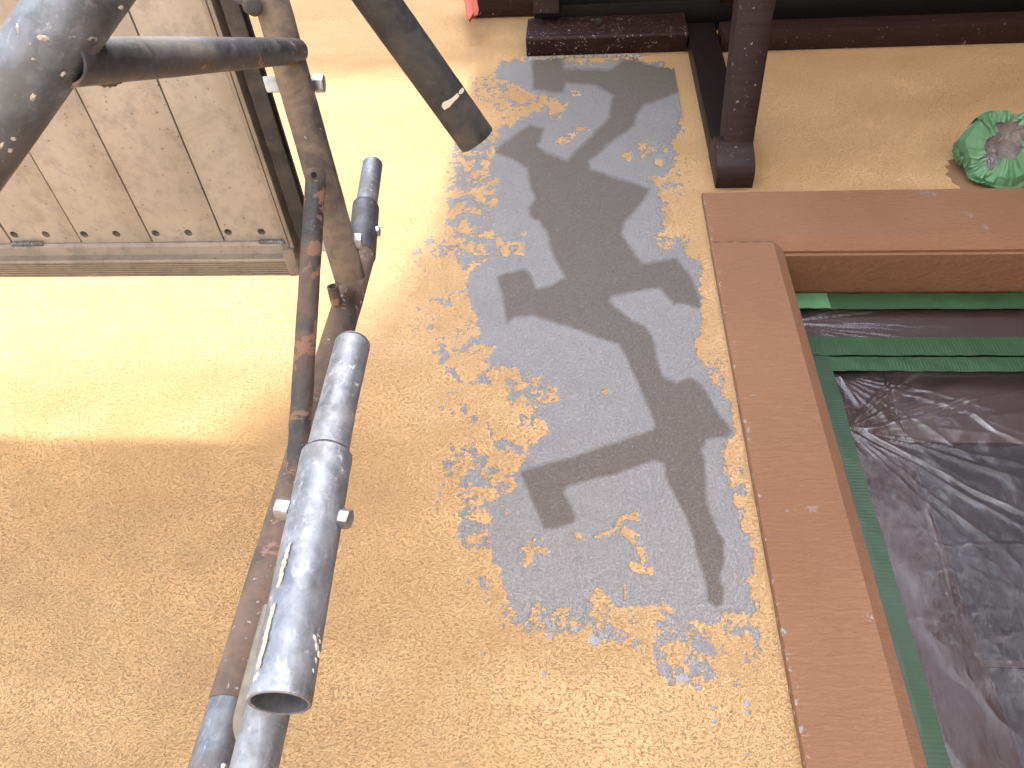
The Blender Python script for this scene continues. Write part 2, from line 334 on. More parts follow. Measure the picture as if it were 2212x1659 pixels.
rw = MB().box((1.75, -3.0, 0), (2.0, -.02, 3.9)).build('shade_wall', M_BROWN); tag(rw, 'added unseen brown wall right of the window, darkening that side', 'wall')  # unseen wall added to darken the upper right of the view
# grey mortar patch: outline traced on the wall plane, ragged by noise, a real thin sheet
def c1(L): return [(864+.3515*x/1., 86.4+.3515*y) for x, y in L]
def c2(L): return [(864+.3515*x, 604.8+.3515*y) for x, y in L]
def c3(L): return [(907.2+.3515*x, 1019.5+.3515*y) for x, y in L]
main = (c1([(600,160),(690,120),(800,102),(960,108),(1050,132),(1180,142),(1310,118),(1430,105),(1550,140),(1700,172),(1752,225),(1738,330),(1730,480),(1735,560),(1680,640),(1700,720),(1690,790),(1630,830),(1560,870),(1600,950),(1635,1000),(1615,1090),(1630,1180),(1560,1230),(1640,1285),(1690,1290),(1750,1275),(1790,1340),(1835,1400),(1850,1500),(1852,1600)])
  + c2([(1858,100),(1850,230),(1840,330),(1825,430),(1860,530),(1920,620),(1990,700),(2030,780),(2050,850),(2068,925),(2030,980),(1995,1060),(2015,1150),(2040,1260),(2072,1370),(2092,1480),(2130,1560)])
  + c3([(2005,300),(2035,430),(2058,560),(2040,680),(2030,760),(2060,850),(2050,915),(1990,880),(1870,880),(1850,935),(1780,955),(1700,925),(1600,880),(1500,820),(1380,845),(1280,830),(1200,855),(1160,800),(1130,720),(1090,690),(1050,770),(1020,860),(960,870),(920,830),(860,855),(780,810),(720,830),(640,865),(560,860),(530,760),(500,680),(480,620),(445,560),(455,460),(400,400),(380,330),(470,260),(530,200),(540,100)])
  + c2([(655,1450),(665,1350),(700,1250),(690,1180),(745,1100),(800,1020),(880,950),(905,890),(850,850),(800,825),(930,765),(1040,715),(950,675),(885,610),(840,562),(720,548),(560,540),(505,480),(560,420),(480,350),(470,260),(425,180),(412,60)])
  + c1([(412,1590),(405,1450),(450,1375),(560,1350),(620,1230),(565,1150),(585,1050),(565,930),(600,870),(545,800),(540,740),(590,700),(590,560),(700,500),(870,420),(905,375),(880,350),(800,340),(740,290),(650,270),(560,240)]))
zones = [  # (polygon, level, feather px): level about 0 gives a half covered lacework, -.5 gives stray specks
 (c1([(300,700),(560,720),(600,870),(600,1350),(640,1660),(420,1660),(420,1500),(330,1340),(230,1340),(280,1050),(290,850)]), .06, 14),
 (c1([(590,540),(480,560),(330,640),(300,760),(540,800)]), .12, 10),
 (c1([(420,230),(560,220),(900,360),(880,420),(620,500),(440,330)]), -.22, 10),
 (c2([(270,0),(420,0),(520,300),(560,560),(560,640),(250,640),(200,200)]), -.22, 14),
 (c2([(640,560),(850,560),(1080,680),(940,760),(840,900),(900,950),(740,1110),(560,1100),(660,800)]), -.10, 12),
 (c2([(380,1200),(560,1150),(700,1200),(680,1659),(380,1659),(340,1500)]), .05, 12),
 (c3([(230,20),(560,0),(560,420),(300,350),(220,180)]), .0, 14),
 (c3([(500,400),(820,420),(720,700),(480,640)]), .0, 10),
 (c3([(480,800),(1200,800),(1500,830),(2080,880),(2060,1000),(1860,1060),(1780,1250),(1600,1300),(1450,1150),(1300,1040),(900,1000),(500,1000)]), .0, 16),
 (c3([(1330,900),(1620,880),(1850,930),(1760,1200),(1640,1280),(1440,1120),(1360,1000)]), -.02, 16),
 (c3([(200,300),(480,700),(800,950),(1300,1100),(1560,1350),(1850,1350),(2150,1300),(2080,900),(1200,850),(400,830)]), -.15, 25),
 (c2([(60,0),(300,0),(300,640),(600,900),(600,1200),(330,1500),(250,1200),(300,700),(60,300)]), -.34, 25),
 (c1([(60,1300),(240,1150),(300,1300),(260,1659),(60,1659)]), -.38, 20),
 (c1([(1560,880),(1700,800),(1760,700),(1790,900),(1700,1000)]), -.3, 14),
 (c1([(1560,1180),(1800,1200),(1790,1300),(1600,1290)]), -.02, 10),
 (c2([(1840,350),(1990,500),(2060,850),(1980,680),(1830,520)]), -.22, 12),
 (c2([(1980,1010),(2100,1000),(2190,1560),(2090,1480),(2020,1200)]), -.02, 12),
 (c3([(2000,150),(2080,500),(2090,820),(2040,800),(2060,560)]), -.2, 12)]
holes = [
 (c1([(915,350),(960,350),(1000,400),(1060,360),(1000,450),(990,510),(910,500)]), -.16, 8),
 (c1([(1040,310),(1110,310),(1115,350),(1060,350)]), -.1, 6),
 (c1([(1060,520),(1170,555),(1080,600),(1030,640),(930,660),(960,610),(1050,570)]), -.16, 8),
 (c1([(1390,670),(1440,690),(1410,760),(1360,710)]), -.16, 8), (c1([(1560,730),(1620,730),(1610,780),(1560,770)]), -.16, 8),
 (c1([(1430,620),(1640,640),(1690,590),(1700,700),(1560,700),(1480,740)]), .1, 10),
 (c1([(1470,830),(1640,830),(1600,890),(1480,870)]), .0, 8),
 (c1([(600,1240),(760,1240),(770,1330),(620,1340)]), -.05, 6), (c1([(735,1170),(780,1180),(770,1210),(740,1200)]), -.3, 4),
 (c1([(600,290),(870,400),(650,500),(460,420),(430,320)]), -.25, 10),
 (c1([(430,790),(560,800),(560,920),(470,1000),(390,900)]), -.2, 10),
 (c2([(1230,690),(1270,670),(1300,690),(1270,710)]), -.25, 3),
 (c2([(860,570),(900,600),(860,630),(830,600)]), -.2, 4),
 (c3([(950,370),(970,370),(1000,395),(1100,385),(1190,350),(1210,270),(1350,240),(1350,310),(1270,290),(1240,320),(1350,370),(1390,480),(1470,650),(1440,670),(1290,600),(1290,550),(1360,570),(1330,480),(1260,400),(1110,405),(960,430)]), -.16, 8),
 (c3([(1250,690),(1270,690),(1270,800),(1250,790)]), -.2, 3),
 (c3([(740,390),(770,390),(770,450),(820,490),(740,540),(640,600),(560,460),(640,430)]), .05, 10)]
damp = (c1([(812,112),(960,110),(1000,130),(1012,178),(1150,185),(1290,184),(1340,150),(1400,98),(1450,98),(1500,150),(1690,182),(1738,210),(1748,260),(1728,330),(1640,358),(1500,408),(1462,470),(1440,530),(1335,600),(1220,700),(1155,742),(1170,790),(1300,842),(1400,872),(1538,912),(1520,960),(1470,1030),(1385,1120),(1370,1190),(1420,1270),(1490,1368),(1600,1360),(1700,1345),(1770,1450),(1820,1540),(1845,1600)])
  + c2([(1850,100),(1843,168),(1790,160),(1740,140),(1680,150),(1620,80),(1590,52),(1450,80),(1300,113),(1290,130),(1340,190),(1420,250),(1500,290),(1540,340),(1565,400),(1580,500),(1610,590),(1700,630),(1790,612),(1830,632),(1900,720),(1990,850),(2042,930),(2000,975),(1885,985),(1860,1050),(1870,1180),(1880,1290),(1900,1420),(1960,1560)])
  + c3([(1870,430),(1872,540),(1840,640),(1850,690),(1870,750),(1865,820),(1820,832),(1768,800),(1745,660),(1700,520),(1690,430),(1650,310),(1570,180),(1510,60)])
  + c2([(1625,1220),(1610,1140),(1560,1118),(1400,1170),(1200,1222),(1022,1278),(1010,1330),(1050,1390),(1082,1455),(1068,1485),(940,1522),(880,1530),(860,1480),(800,1330),(745,1180),(900,1130),(1050,1090),(1250,1020),(1400,970),(1545,925),(1560,880),(1520,790),(1450,620),(1400,500),(1340,400),(1200,345),(1070,300),(900,250),(810,225),(700,235),(660,280),(640,180),(620,60)])
  + c1([(615,1560),(612,1450),(690,1430),(768,1412),(800,1460),(830,1530),(900,1518),(1015,1462),(960,1370),(920,1290),(900,1190),(850,1125),(800,1100),(795,1040),(830,985),(802,920),(790,800),(700,740),(575,690),(640,630),(720,570),(800,522),(885,548),(870,600),(845,655),(900,705),(1030,742),(1080,680),(1180,590),(1280,480),(1290,400),(1310,340),(1200,275),(1100,262),(1015,268),(1000,322),(960,328),(860,312),(812,312)]))
gx0, gx1, gz0, gz1, GS = -.40, .285, 1.84, 3.93, .0024
nx = int((gx1-gx0)/GS); nz = int((gz1-gz0)/GS)
X, Zg = np.meshgrid(gx0+np.arange(nx+1)*GS, gz0+np.arange(nz+1)*GS)   # [nz+1, nx+1]
P3 = np.stack([X.ravel(), np.zeros(X.size), Zg.ravel()], 1); PX = toPx(P3)
fld = np.clip(sdpoly(PX, main)/16., -1, 1)
for pl, lv, fe in zones:
    w = np.clip(sdpoly(PX, pl)/fe+.5, 0, 1); w = w*w*(3-2*w); fld = np.maximum(fld, -1+w*(1+lv))
for pl, lv, fe in holes:
    w = np.clip(sdpoly(PX, pl)/fe+.5, 0, 1); w = w*w*(3-2*w); fld = np.minimum(fld, 1-w*(1-lv))
wx = P3[:, 0]+.012*fbm(P3[:, 0]*22, P3[:, 2]*22, 2, 40); wz = P3[:, 2]+.012*fbm(P3[:, 0]*22, P3[:, 2]*22, 2, 50)
nz1 = fbm(wx*48, wz*42, 5, 3, .68)*1.3+.25*fbm(wx*190, wz*190, 2, 90)
F2 = fld+nz1*1.0
F2 = np.where(fld > .80, np.maximum(F2, .3), F2); F2 = np.where(fld < -.97, -1., F2)
fx2 = F2.reshape(X.shape)
fx2 = fx2+.42; inside = fx2 > 0
keep = inside[:-1, :-1] | inside[1:, :-1] | inside[:-1, 1:] | inside[1:, 1:]
gzv, gxv = np.gradient(fx2, GS); g2 = gxv**2+gzv**2+1e-6
stp = np.where(inside, 0, fx2/g2)                       # pull outer vertices back to the contour
dx = np.clip(-stp*gxv, -GS*.75, GS*.75); dz = np.clip(-stp*gzv, -GS*.75, GS*.75)
inner = inside.copy()
for sx, sz in ((1, 0), (-1, 0), (0, 1), (0, -1)): inner &= np.roll(inside, (sz, sx), (0, 1))
yy = np.where(inside, -.0005-.0018*np.clip(fx2*1.2-.3, 0, 1), -.0002)
VX = X+dx; VZ = Zg+dz
idx = np.arange(X.size).reshape(X.shape)
q = np.stack([idx[:-1, :-1][keep], idx[:-1, 1:][keep], idx[1:, 1:][keep], idx[1:, :-1][keep]], 1)
used = np.unique(q); remap = np.full(X.size, -1); remap[used] = np.arange(len(used)); q = remap[q]
V = np.stack([VX.ravel(), yy.ravel(), VZ.ravel()], 1)[used]
me = bpy.data.meshes.new('mortar_patch'); me.vertices.add(len(V)); me.vertices.foreach_set('co', V.ravel())
me.loops.add(q.size); me.loops.foreach_set('vertex_index', q.ravel()); me.polygons.add(len(q))
me.polygons.foreach_set('loop_start', np.arange(0, q.size, 4)); me.update(calc_edges=True); me.validate()
dm = np.clip(sdpoly(PX[used]+np.stack([fbm(PX[used, 0]/60, PX[used, 1]/60, 2, 8)*5, fbm(PX[used, 0]/60, PX[used, 1]/60, 2, 9)*5], 1), damp)/24.+.5, 0, 1)
ac = me.attributes.new('cover', 'FLOAT', 'POINT'); ac.data.foreach_set('value', (fx2.ravel()[used]-.42).astype(np.float32))
at = me.attributes.new('damp', 'FLOAT', 'POINT'); at.data.foreach_set('value', dm.astype(np.float32))
link('mortar_patch', me, M_GREY, wall, True, 'ragged grey mortar repair patch with dark damp brush marks')
# small loose mortar lumps on the yellow render
b = MB(); k = 0
for px, py, r in [(1285,1382,.009),(1187,1372,.006),(942,1100,.003),(950,1068,.004),(946,1085,.003),(957,1048,.003),(1475,1465,.011),(1540,1530,.004),(1614,1520,.005),(1614,1630,.003),(1542,1558,.004),(990,1160,.005),(995,1148,.004),(1008,1258,.004),(1175,1455,.004),(955,880,.004),(987,992,.004),(970,848,.003),(1615,1540,.004),(1510,1485,.005),(1245,1358,.005),(905,575,.004),(918,585,.003),(935,690,.004),(990,630,.006),(1045,1412,.003),(1648,600,.003)]:
    p = aty(px, py); b.lump(p, (0, -1, 0), r, r*1.2, .0022, k, k*.7); k += 1
b.build('mortar_splashes', M_GREYS, wall, True, 'stray grey mortar splashes on the yellow render')
# raised skin of cream paint curling along the side of the brown surround
b = MB(); zs = np.linspace(1.72, 3.1, 170)
pr = [(.2955-.003-.0035*abs(vnoise(np.array([z*40.]), np.array([0.]), 5)[0])-.003*vnoise(np.array([z*9.]), np.array([3.]), 6)[0], z) for z in zs]
for (xa, za), (xb, zb) in zip(pr[:-1], pr[1:]):
    if vnoise(np.array([za*26]), np.array([7.]), 12)[0] > .60: continue
    e_ = .2948; b.poly([(xa, -.0002, za), (e_, -.0009, za), (e_, -.0009, zb), (xb, -.0002, zb)])
b.build('paint_edge', M_YEL, wall, fix=False)
# ------------------------------------------------------------------ brown moulded surround of the window
sur = thing('window_surround', (.296, 0, 1.5), 'brown painted moulded surround framing the window opening', 'window surround')
T = .016
zl = aty(1900, 520)[2]; zb = aty(1900, 548)[2]; jx = aty(1960, 1659)[0]
nn = 60
def jag(i, a=.0012): return a*(random.random()-.5)*2
pr = [(0, .0, 3.116), (0, -T+.003, 3.116), (0, -T, 3.112), (0, -T, zl), (0, -.0006, OZ-.0025), (0, .0045, OZ-.0025), (0, .0045, OZ+.01), (0, .0, OZ+.02)]
b = MB().prism([(.2965, y, z) for _, y, z in pr], (1.44, 0, 0)); b.build('lintel', M_BROWN, sur)
b = MB(); JX0 = .2955; ch = .021
prof = [(JX0, .0), (JX0, -T-.0015), (JX0+.0015, -T-.003), (OX0-ch, -T-.003), (OX0+.003, -.0006), (OX0+.003, .0045), (OX0-.01, .0045), ]
ztop = 2.912
# jamb sits a shade proud of the lintel and stops under it with an uneven joint
b.prism([(x, y, 0) for x, y in prof], (0, 0, ztop)); b.build('jamb', M_BROWN, sur)
b = MB(); pts = []
for i in range(40):
    x = JX0+.004+(.130)*i/39; pts.append((x, ztop+.002+.0015*math.sin(i*.7)+random.uniform(-.0008, .0008)))
for (xa, za), (xb, zb2) in zip(pts[:-1], pts[1:]): b.box((xa, -T-.0022, min(za, zb2)-.0008), (xb, -T-.0004, max(za, zb2)+.0006))
b.build('joint_crack', MT('dark_crack_brown', (.09, .045, .03), .9).m, sur)  # thin dark brown strip along the joint
b = MB(); b.box((OX0+.0035, .005, OZ-.0125), (OX1, .112, OZ-.003)); b.build('soffit', M_BROWN, sur)
b = MB(); b.box((OX0-.001, .005, 0), (OX0+.0035, .112, OZ-.013)); b.build('reveal', M_BROWN, sur)
# ------------------------------------------------------------------ window
YW = .112
win = thing('window', (OX0, YW, 0), 'dark brown framed window covered by protective film', 'window')
def zy(py, px=1950, y=YW): return aty(px, py, y)[2]
z_a, z_b, z_c, z_d = zy(637), zy(734), zy(775), zy(808)
b = MB().box((OX0-.02, YW+.014, z_b-.002), (OX1, YW+.09, OZ+.03)).box((OX0-.02, YW+.014, 0), (OX0+.16, YW+.09, z_b-.002)); b.build('frame', M_WFRM, win, bevel=.002)
b = MB().box((OX0+.05, YW+.004, z_c+.002), (OX1, YW+.05, z_b+.004)); b.build('transom', M_WFRM, win, bevel=.003)
g0 = aty(1990, 1037, YW+.03); g1 = aty(2175, 1659, YW+.03); gt = aty(1990, 955, YW+.03)
b = MB().box((OX0+.04, YW+.030, .1), (g0[0], YW+.06, z_c)).box((g0[0], YW+.030, gt[2]), (OX1, YW+.06, z_c)); b.build('sash', M_WFRM, win, bevel=.004)
b = MB().box((g0[0], YW+.04, .1), (OX1, YW+.046, gt[2])); b.build('pane', M_PANE, win)
s0 = zy(1410, 2160); b = MB().box((g0[0]+.002, YW+.036, s0-.008), (OX1, YW+.06, s0+.004)); b.build('glazing_bar', M_WFRM, win, bevel=.002)
b = MB().box((OX0-.3, .26, 0), (OX1+.3, .9, OZ+.3)); b.build('room_box', MT('dark_room', (.05, .05, .055), .9).m, win)
# protective film: a creased sheet stretched in front of frame and glass
def film(name, x0, x1, z0, z1, fan, label, res=.003, amp=.006, yb=YW-.002, zone=((9, 0, 9), (9.1, 0, 9.1)), folds=()):
    nx = int((x1-x0)/res); nz = int((z1-z0)/res)
    x, z = np.meshgrid(np.linspace(x0, x1, nx+1), np.linspace(z0, z1, nz+1)); h = np.zeros_like(x); fanr = np.zeros_like(x)
    for cx, cz, a0, a1, amp2, k in fan:                 # gathers fanning from a pinched point of the tape
        an = np.arctan2(z-cz, x-cx); r = np.hypot(x-cx, z-cz); m_ = np.clip((an-a0)/.15, 0, 1)*np.clip((a1-an)/.15, 0, 1)
        an2 = an+.05*fbm(x*6, z*6, 2, 77)
        rid = 1-np.abs(2*vnoise(an2*k, r*1.3+1.5, 5)-1); fl_ = np.exp(-((r-.12)/.22)**2); h += .6*amp2*m_*rid**3*fl_; fanr = np.maximum(fanr, m_*rid**12*fl_*.38)
    r1 = 1-np.abs(fbm(x*7+2*z, z*5-1.2*x, 3, 21)); r2 = 1-np.abs(fbm(x*20+9*z, z*24-6*x, 3, 31)); za, zb_ = zone; ab = np.array([zb_[0]-za[0], zb_[2]-za[2]]); tt = np.clip(((x-za[0])*ab[0]+(z-za[2])*ab[1])/(ab@ab), 0, 1)
    dz_ = np.hypot(x-za[0]-tt*ab[0], z-za[2]-tt*ab[1]); msk = np.clip(1.15-dz_/.085+.9*fbm(x*9, z*7, 3, 61), 0, 1)
    fold = np.zeros_like(x)
    for pl in folds:
        P_ = [aty(px, py, yb) for px, py in pl]
        for a_, b_ in zip(P_[:-1], P_[1:]):
            e_ = np.array([b_[0]-a_[0], b_[2]-a_[2]]); t_ = np.clip(((x-a_[0])*e_[0]+(z-a_[2])*e_[1])/(e_@e_), 0, 1)
            d_ = np.hypot(x-a_[0]-t_*e_[0], z-a_[2]-t_*e_[1])+.0015*fbm(x*40, z*40, 2, 15); fold = np.maximum(fold, np.exp(-(d_/.0038)**2))
    h += amp*(r1**5*.22+.55*msk*r2**4)+.0035*fold
    cre = np.clip((r1**14)*.22*np.clip(fbm(x*3, z*3, 2, 71)*3+.3, 0, 1)+msk*np.clip(r2**16, 0, 1)*.55+.7*np.clip(fanr, 0, 1)+.6*fold*np.clip(.6+1.2*fbm(x*25, z*25, 2, 88), 0, 1), 0, 1)
    e = np.minimum(np.minimum(x-x0, x1-x), np.minimum(z-z0, z1-z)); h *= np.clip(e/.02, 0, 1)
    co = np.stack([x.ravel(), (yb-h).ravel(), z.ravel()], 1); id_ = np.arange(x.size).reshape(x.shape)
    f = np.stack([id_[:-1, :-1].ravel(), id_[:-1, 1:].ravel(), id_[1:, 1:].ravel(), id_[1:, :-1].ravel()], 1)
    me = bpy.data.meshes.new(name); me.from_pydata(co.tolist(), [], f.tolist()); cz = me.attributes.new('zone', 'FLOAT', 'POINT'); cz.data.foreach_set('value', msk.ravel().astype(np.float32)); ca = me.attributes.new('crease', 'FLOAT', 'POINT'); ca.data.foreach_set('value', cre.ravel().astype(np.float32)); o = link(name, me, M_FILM, None, True)
    me.set_sharp_from_angle(angle=3.2); return tag(o, label, 'masking film', 'protective films over the window')
TV0, TV1 = .478, aty(2050, 1640, YW-.008)[0]; tx = TV0+.006
pt = aty(1905, 928, YW)
film('masking_film', tx, OX1-.05, .1, z_d+.012, [(TV1-.004, pt[2], -1.2, 1.35, .010, 9.), (TV1, z_d, -1.2, -.1, .006, 8.)], 'large clear wrinkled masking film over the glass below the double green tape', amp=.008, zone=(aty(1985, 1090, YW), aty(2175, 1390, YW)),
     folds=[[(1868, 932), (1985, 915), (2105, 866)], [(1868, 934), (1950, 980), (2100, 1060), (2215, 1112)], [(2085, 888), (2150, 935), (2215, 962)], [(1812, 818), (1852, 872)], [(1868, 934), (1990, 905), (2090, 860)], [(2000, 1105), (2040, 1230), (2075, 1390)], [(2085, 1180), (2215, 1178)]])
film('masking_film', tx, OX1-.05, z_b-.006, zy(668), [(tx-.03, zy(700), -.5, .5, .006, 14.)], 'narrow clear masking film between the two upper green tapes', .003, .005)
def strip(name, pts, y, mat, label, grp='green masking tapes'):
    """thin strip: list of (left/bottom, right/top) pairs in x,z"""
    b = MB(); n = len(b.v)
    for (xa, za), (xb, zb2) in pts: 
        b.v += [(xa, y+random.uniform(-.0003, .0003), za), ((xa+xb)/2, y-.0004+random.uniform(-.0005, .0005), (za+zb2)/2), (xb, y+random.uniform(-.0003, .0003), zb2)]
    for i in range(len(pts)-1):
        k = n+3*i; b.f += [[k, k+1, k+4, k+3], [k+1, k+2, k+5, k+4]]
    o = b.build(name, mat, None, False, fix=False)
    so_ = o.modifiers.new('thickness', 'SOLIDIFY'); so_.thickness = .0004; so_.offset = 1
    return tag(o, label, 'masking tape', grp)
def hs(x0, x1, zt, zb, j=.0008, n=60): return [((x0+(x1-x0)*i/n, zt+random.uniform(-j, j)), (x0+(x1-x0)*i/n, zb+random.uniform(-j*2, j*2))) for i in range(n+1)]
strip('masking_tape', hs(OX0+.011, OX1, zy(638), zy(672)), YW-.006, M_TAPE, 'uppermost horizontal green masking tape, directly under the brown lintel')
strip('masking_tape', hs(OX0+.011, OX1, zy(734), zy(773)), YW-.008, M_TAPE, 'horizontal green tape on the transom, above the dark gap line')
strip('masking_tape', hs(TV1-.004, OX1, zy(778), zy(808)), YW-.009, M_TAPE, 'horizontal green tape just above the large film, below the dark gap line')
strip('masking_tape', [((TV0, z), (TV1+random.uniform(-.0006, .0006), z)) for z in np.linspace(zy(776), .1, 70)], YW-.010, M_TAPEV, 'long vertical green tape running down the inside of the brown jamb')
strip('masking_tape', hs(OX0+.011, aty(1788, 655, YW)[0], zy(639), zy(671), n=6), YW-.0085, M_TAPEL, 'short bright green tape end at the left of the uppermost tape')
# ------------------------------------------------------------------ balcony of dark timber over the window
ZB = 3.895; bl = aty(1140, 100)[0]
bal = thing('timber_balcony', (.6, 0, ZB), 'dark stained timber balcony underside over the window, top right', 'balcony')
BX1 = 2.6; BY = -2.3
e1 = atz(1300, 77, ZB)[1]
b = MB(); r_ = .02
b.prism([(bl, .0, ZB+.15), (bl, .0, ZB+.008), (bl, e1+.006, ZB), (bl, e1, ZB+.006), (bl, e1, ZB+.15)], (.327+.004-bl, 0, 0)); b.build('ledger_board', M_WOODS, bal, bevel=.004, label='ledger board spattered with white mortar')
b = MB().box((.43, e1, ZB-.004), (BX1, 0, ZB+.075)); b.build('ledger_board', M_WOODR, bal, bevel=.004)
b = MB().box((bl+.02, e1-.035, ZB+.152), (BX1, -.003, ZB+.20)); b.build('header_beam', M_BLACK, bal, bevel=.004)
b = MB().box((-.375, -.075, 4.205), (BX1, -.003, 4.27)); b.build('upper_beam', M_WOODR, bal, bevel=.004)
b = MB()
for i in range(34):
    y = -.09-i*.0655; b.box((-.325, y-.062, 4.28+.001*(i % 3)), (BX1, y, 4.305))
b.build('soffit_boards', M_BLACK, bal, bevel=.002)
for x in (-.13, .47, 1.05, 1.6, 2.2):
    b = MB().box((x-.03, BY, 4.17), (x+.03, -.08, 4.278)); b.build('joist', M_WOOD, bal, bevel=.004)
b = MB().box((-.325, BY-.04, 4.10), (BX1, BY, 4.33)); b.build('fascia', M_WOODR, bal, bevel=.004)
b = MB().tube(aty(1293, 47, e1-.057), aty(1293, 47, e1-.066), .011, seg=16, ends='dd', n_l=2); b.build('bolt', M_WOOD, bal, True)
# knee bracket
bra = thing('wall_bracket', (.37, 0, 3.1), 'dark timber knee bracket with post and slanting brace, right of the grey patch', 'bracket')
xa = aty(1544, 402)[0]; xb = xa+.090; PP = .045
fb = aty(1590, 408, 0)[2]
ft = aty(1590, 303, -.06)[2]
b = MB().box((xa, -PP, ft-.02), (xa+.088, .0, ZB+.11)); b.build('post', M_WOOD, bra, bevel=.003)
prof = [(0, fb+.002), (-.040, fb), (-.058, fb+.010), (-.074, fb+.045), (-.082, fb+.08), (-.078, fb+.115), (-.060, ft-.01), (-.05, ft+.03), (0, ft+.03)]
b = MB().prism([(xa-.0015, y, z) for y, z in prof], (.091, 0, 0)); b.build('foot', M_WOODF, bra, bevel=.004)
cpx = aty(1590, 310, -.07); topb = Vector((cpx[0]+.125, -1.5, 4.14)); fo = Vector((cpx[0]+.002, -.052, ft-.02))
d = (topb-fo).normalized(); sx = Vector((1, 0, 0)); up = d.cross(sx).normalized()
hw = .036; hh = .034
prof = [fo-sx*hw-up*hh, fo-sx*(hw-.006)-up*(hh+.004) , fo+sx*(hw-.006)-up*(hh+.004), fo+sx*hw-up*hh, fo+sx*hw+up*hh, fo-sx*hw+up*hh]
b = MB(); nb = len(prof); L_ = topb-fo
for k_ in range(2):
    for p_ in prof: q_ = p_-fo; b.v.append(tuple(fo+L_*k_+q_*(1+.9*k_)))
b.f = [list(range(nb-1, -1, -1)), list(range(nb, 2*nb))]+[[i, (i+1) % nb, nb+(i+1) % nb, nb+i] for i in range(nb)]
b.build('brace', M_WOODF, bra, bevel=.003)
bra2 = thing('wall_bracket', (-.13, 0, 3.97), 'short dark timber strut standing on the spattered ledger board, top centre', 'bracket')
s0_ = atz(1182, 47, ZB+.15); b = MB()
f0 = Vector((s0_[0], e1-.02, ZB+.13)); t0 = Vector((s0_[0]+.002, -.50, 4.19)); d = (t0-f0).normalized(); up = d.cross(sx).normalized()
b.prism([f0-sx*.04-up*.03, f0+sx*.04-up*.03, f0+sx*.04+up*.03, f0-sx*.04+up*.03], t0-f0); b.build('strut', M_WOODF, bra2, bevel=.003)
bra3 = thing('wall_bracket', (.45, 0, 3.97), 'small dark timber strut beside the knee bracket, under the balcony', 'bracket')
s0_ = atz(1560, 38, ZB+.16); f0 = Vector((s0_[0], e1-.058, ZB+.09)); t0 = Vector((s0_[0]+.01, -.34, 4.18)); d = (t0-f0).normalized(); up = d.cross(sx).normalized()
b = MB().prism([f0-sx*.025-up*.03, f0+sx*.025-up*.03, f0+sx*.025+up*.03, f0-sx*.025+up*.03], t0-f0); b.build('strut', M_WOODR, bra3, bevel=.003)
# sealant bead under the ledger
b = MB(); q0 = aty(1150, 117); q1 = aty(1378, 117)
for i in range(34):
    x = q0[0]+(q1[0]-q0[0])*i/33; s_ = .35 if 4 < i < 31 else 1.
    b.lump((x, -.001, ZB-.004-.006*s_), (0, -1, 0), .012, .010*s_+random.uniform(0, .004), .006, i, i)
o = b.build('sealant_bead', M_WHITE, None, True); tag(o, 'ragged whitish sealant bead under the spattered ledger board', 'sealant')
# red tape on the beam end
a_ = aty(1003, 20, -.078); b = MB()
pts = [(-.43, 4.30), (-.37, 4.31), (-.345, 4.235), (-.372, 4.215), (-.385, 4.19), (-.405, 4.20), (-.42, 4.25)]
xr = aty(1010, 45, -.078)
pts = [aty(px, py, -.080) for px, py in [(998,-30),(1025,-30),(1034,20),(1032,31),(1022,36),(1014,47),(1007,30)]]
b.prism([tuple(p) for p in pts], (0, .004, .0)); b.prism([tuple(Vector(p)+Vector((0, -.002, 0))) for p in [pts[0], pts[6], pts[5], ((pts[5]+pts[2])/2), ((pts[0]+pts[1])/2)]], (0, -.006, 0))
o = b.build('red_tape', M_RED, bal, bevel=.001, label='torn red tape on the beam end')
# unseen eave added far above to shade the top of the wall
eav = thing('shade_eave', (0, 0, 5.3), 'added unseen white eave high above, shading the top of the wall', 'eave')
MB().box((-7, -1.13, 5.55), (7, -.002, 5.62)).build('soffit', MT('shade_eave_board', (.5, .48, .45), .8).m, eav); MB().box((-7, -1.18, 5.50), (7, -1.132, 5.70)).build('fascia', M_WOOD, eav)
# ------------------------------------------------------------------ wrapped lamp on the right
lc = aty(2170, 330, -.06)
lamp = thing('wrapped_wall_lamp', (lc[0], 0, lc[2]), 'wall lamp bundled in green tape and crumpled clear film, at the right edge', 'wall lamp')
Rl = .088; dl = .125
nA = Vector((-.22, -.62, -.75)).normalized(); uA = Vector((1, 0, 0))-nA*nA.x; uA.normalize(); vA = nA.cross(uA)*-1
if vA.z < 0: vA = -vA
def lampP(an, k, off=0.):                                # k: 0 at the wall .. 1 at the front rim, axis leaning down and out
    wob = 1.0+.09*math.sin(3*an+.5)+.05*math.sin(7*an)
    w_ = Vector((lc[0]+.012+.075*wob*math.cos(an), -.004, lc[2]+.030+.085*wob*math.sin(an)))
    r = .084*wob+off
    f_ = Vector((lc[0], -.072, lc[2]))+uA*r*math.cos(an)+vA*r*math.sin(an)
    q = w_.lerp(f_, k); q += Vector((math.cos(an), 0, math.sin(an)))*(.012*math.sin(math.pi*min(k, 1))+off*(1-k)); q.y = min(q.y, -.003-off)
    return tuple(q)
FC = Vector((lc[0], -.072, lc[2]))
b = MB(); n = 26; rg = 6
for j in range(rg+1):
    for i in range(n): b.v.append(tuple(Vector(lampP(2*math.pi*i/n, j/rg, random.uniform(-.003, .003)))))
for j in range(rg):
    for i in range(n): b.f.append([j*n+i, j*n+(i+1) % n, (j+1)*n+(i+1) % n, (j+1)*n+i])
N = len(b.v)
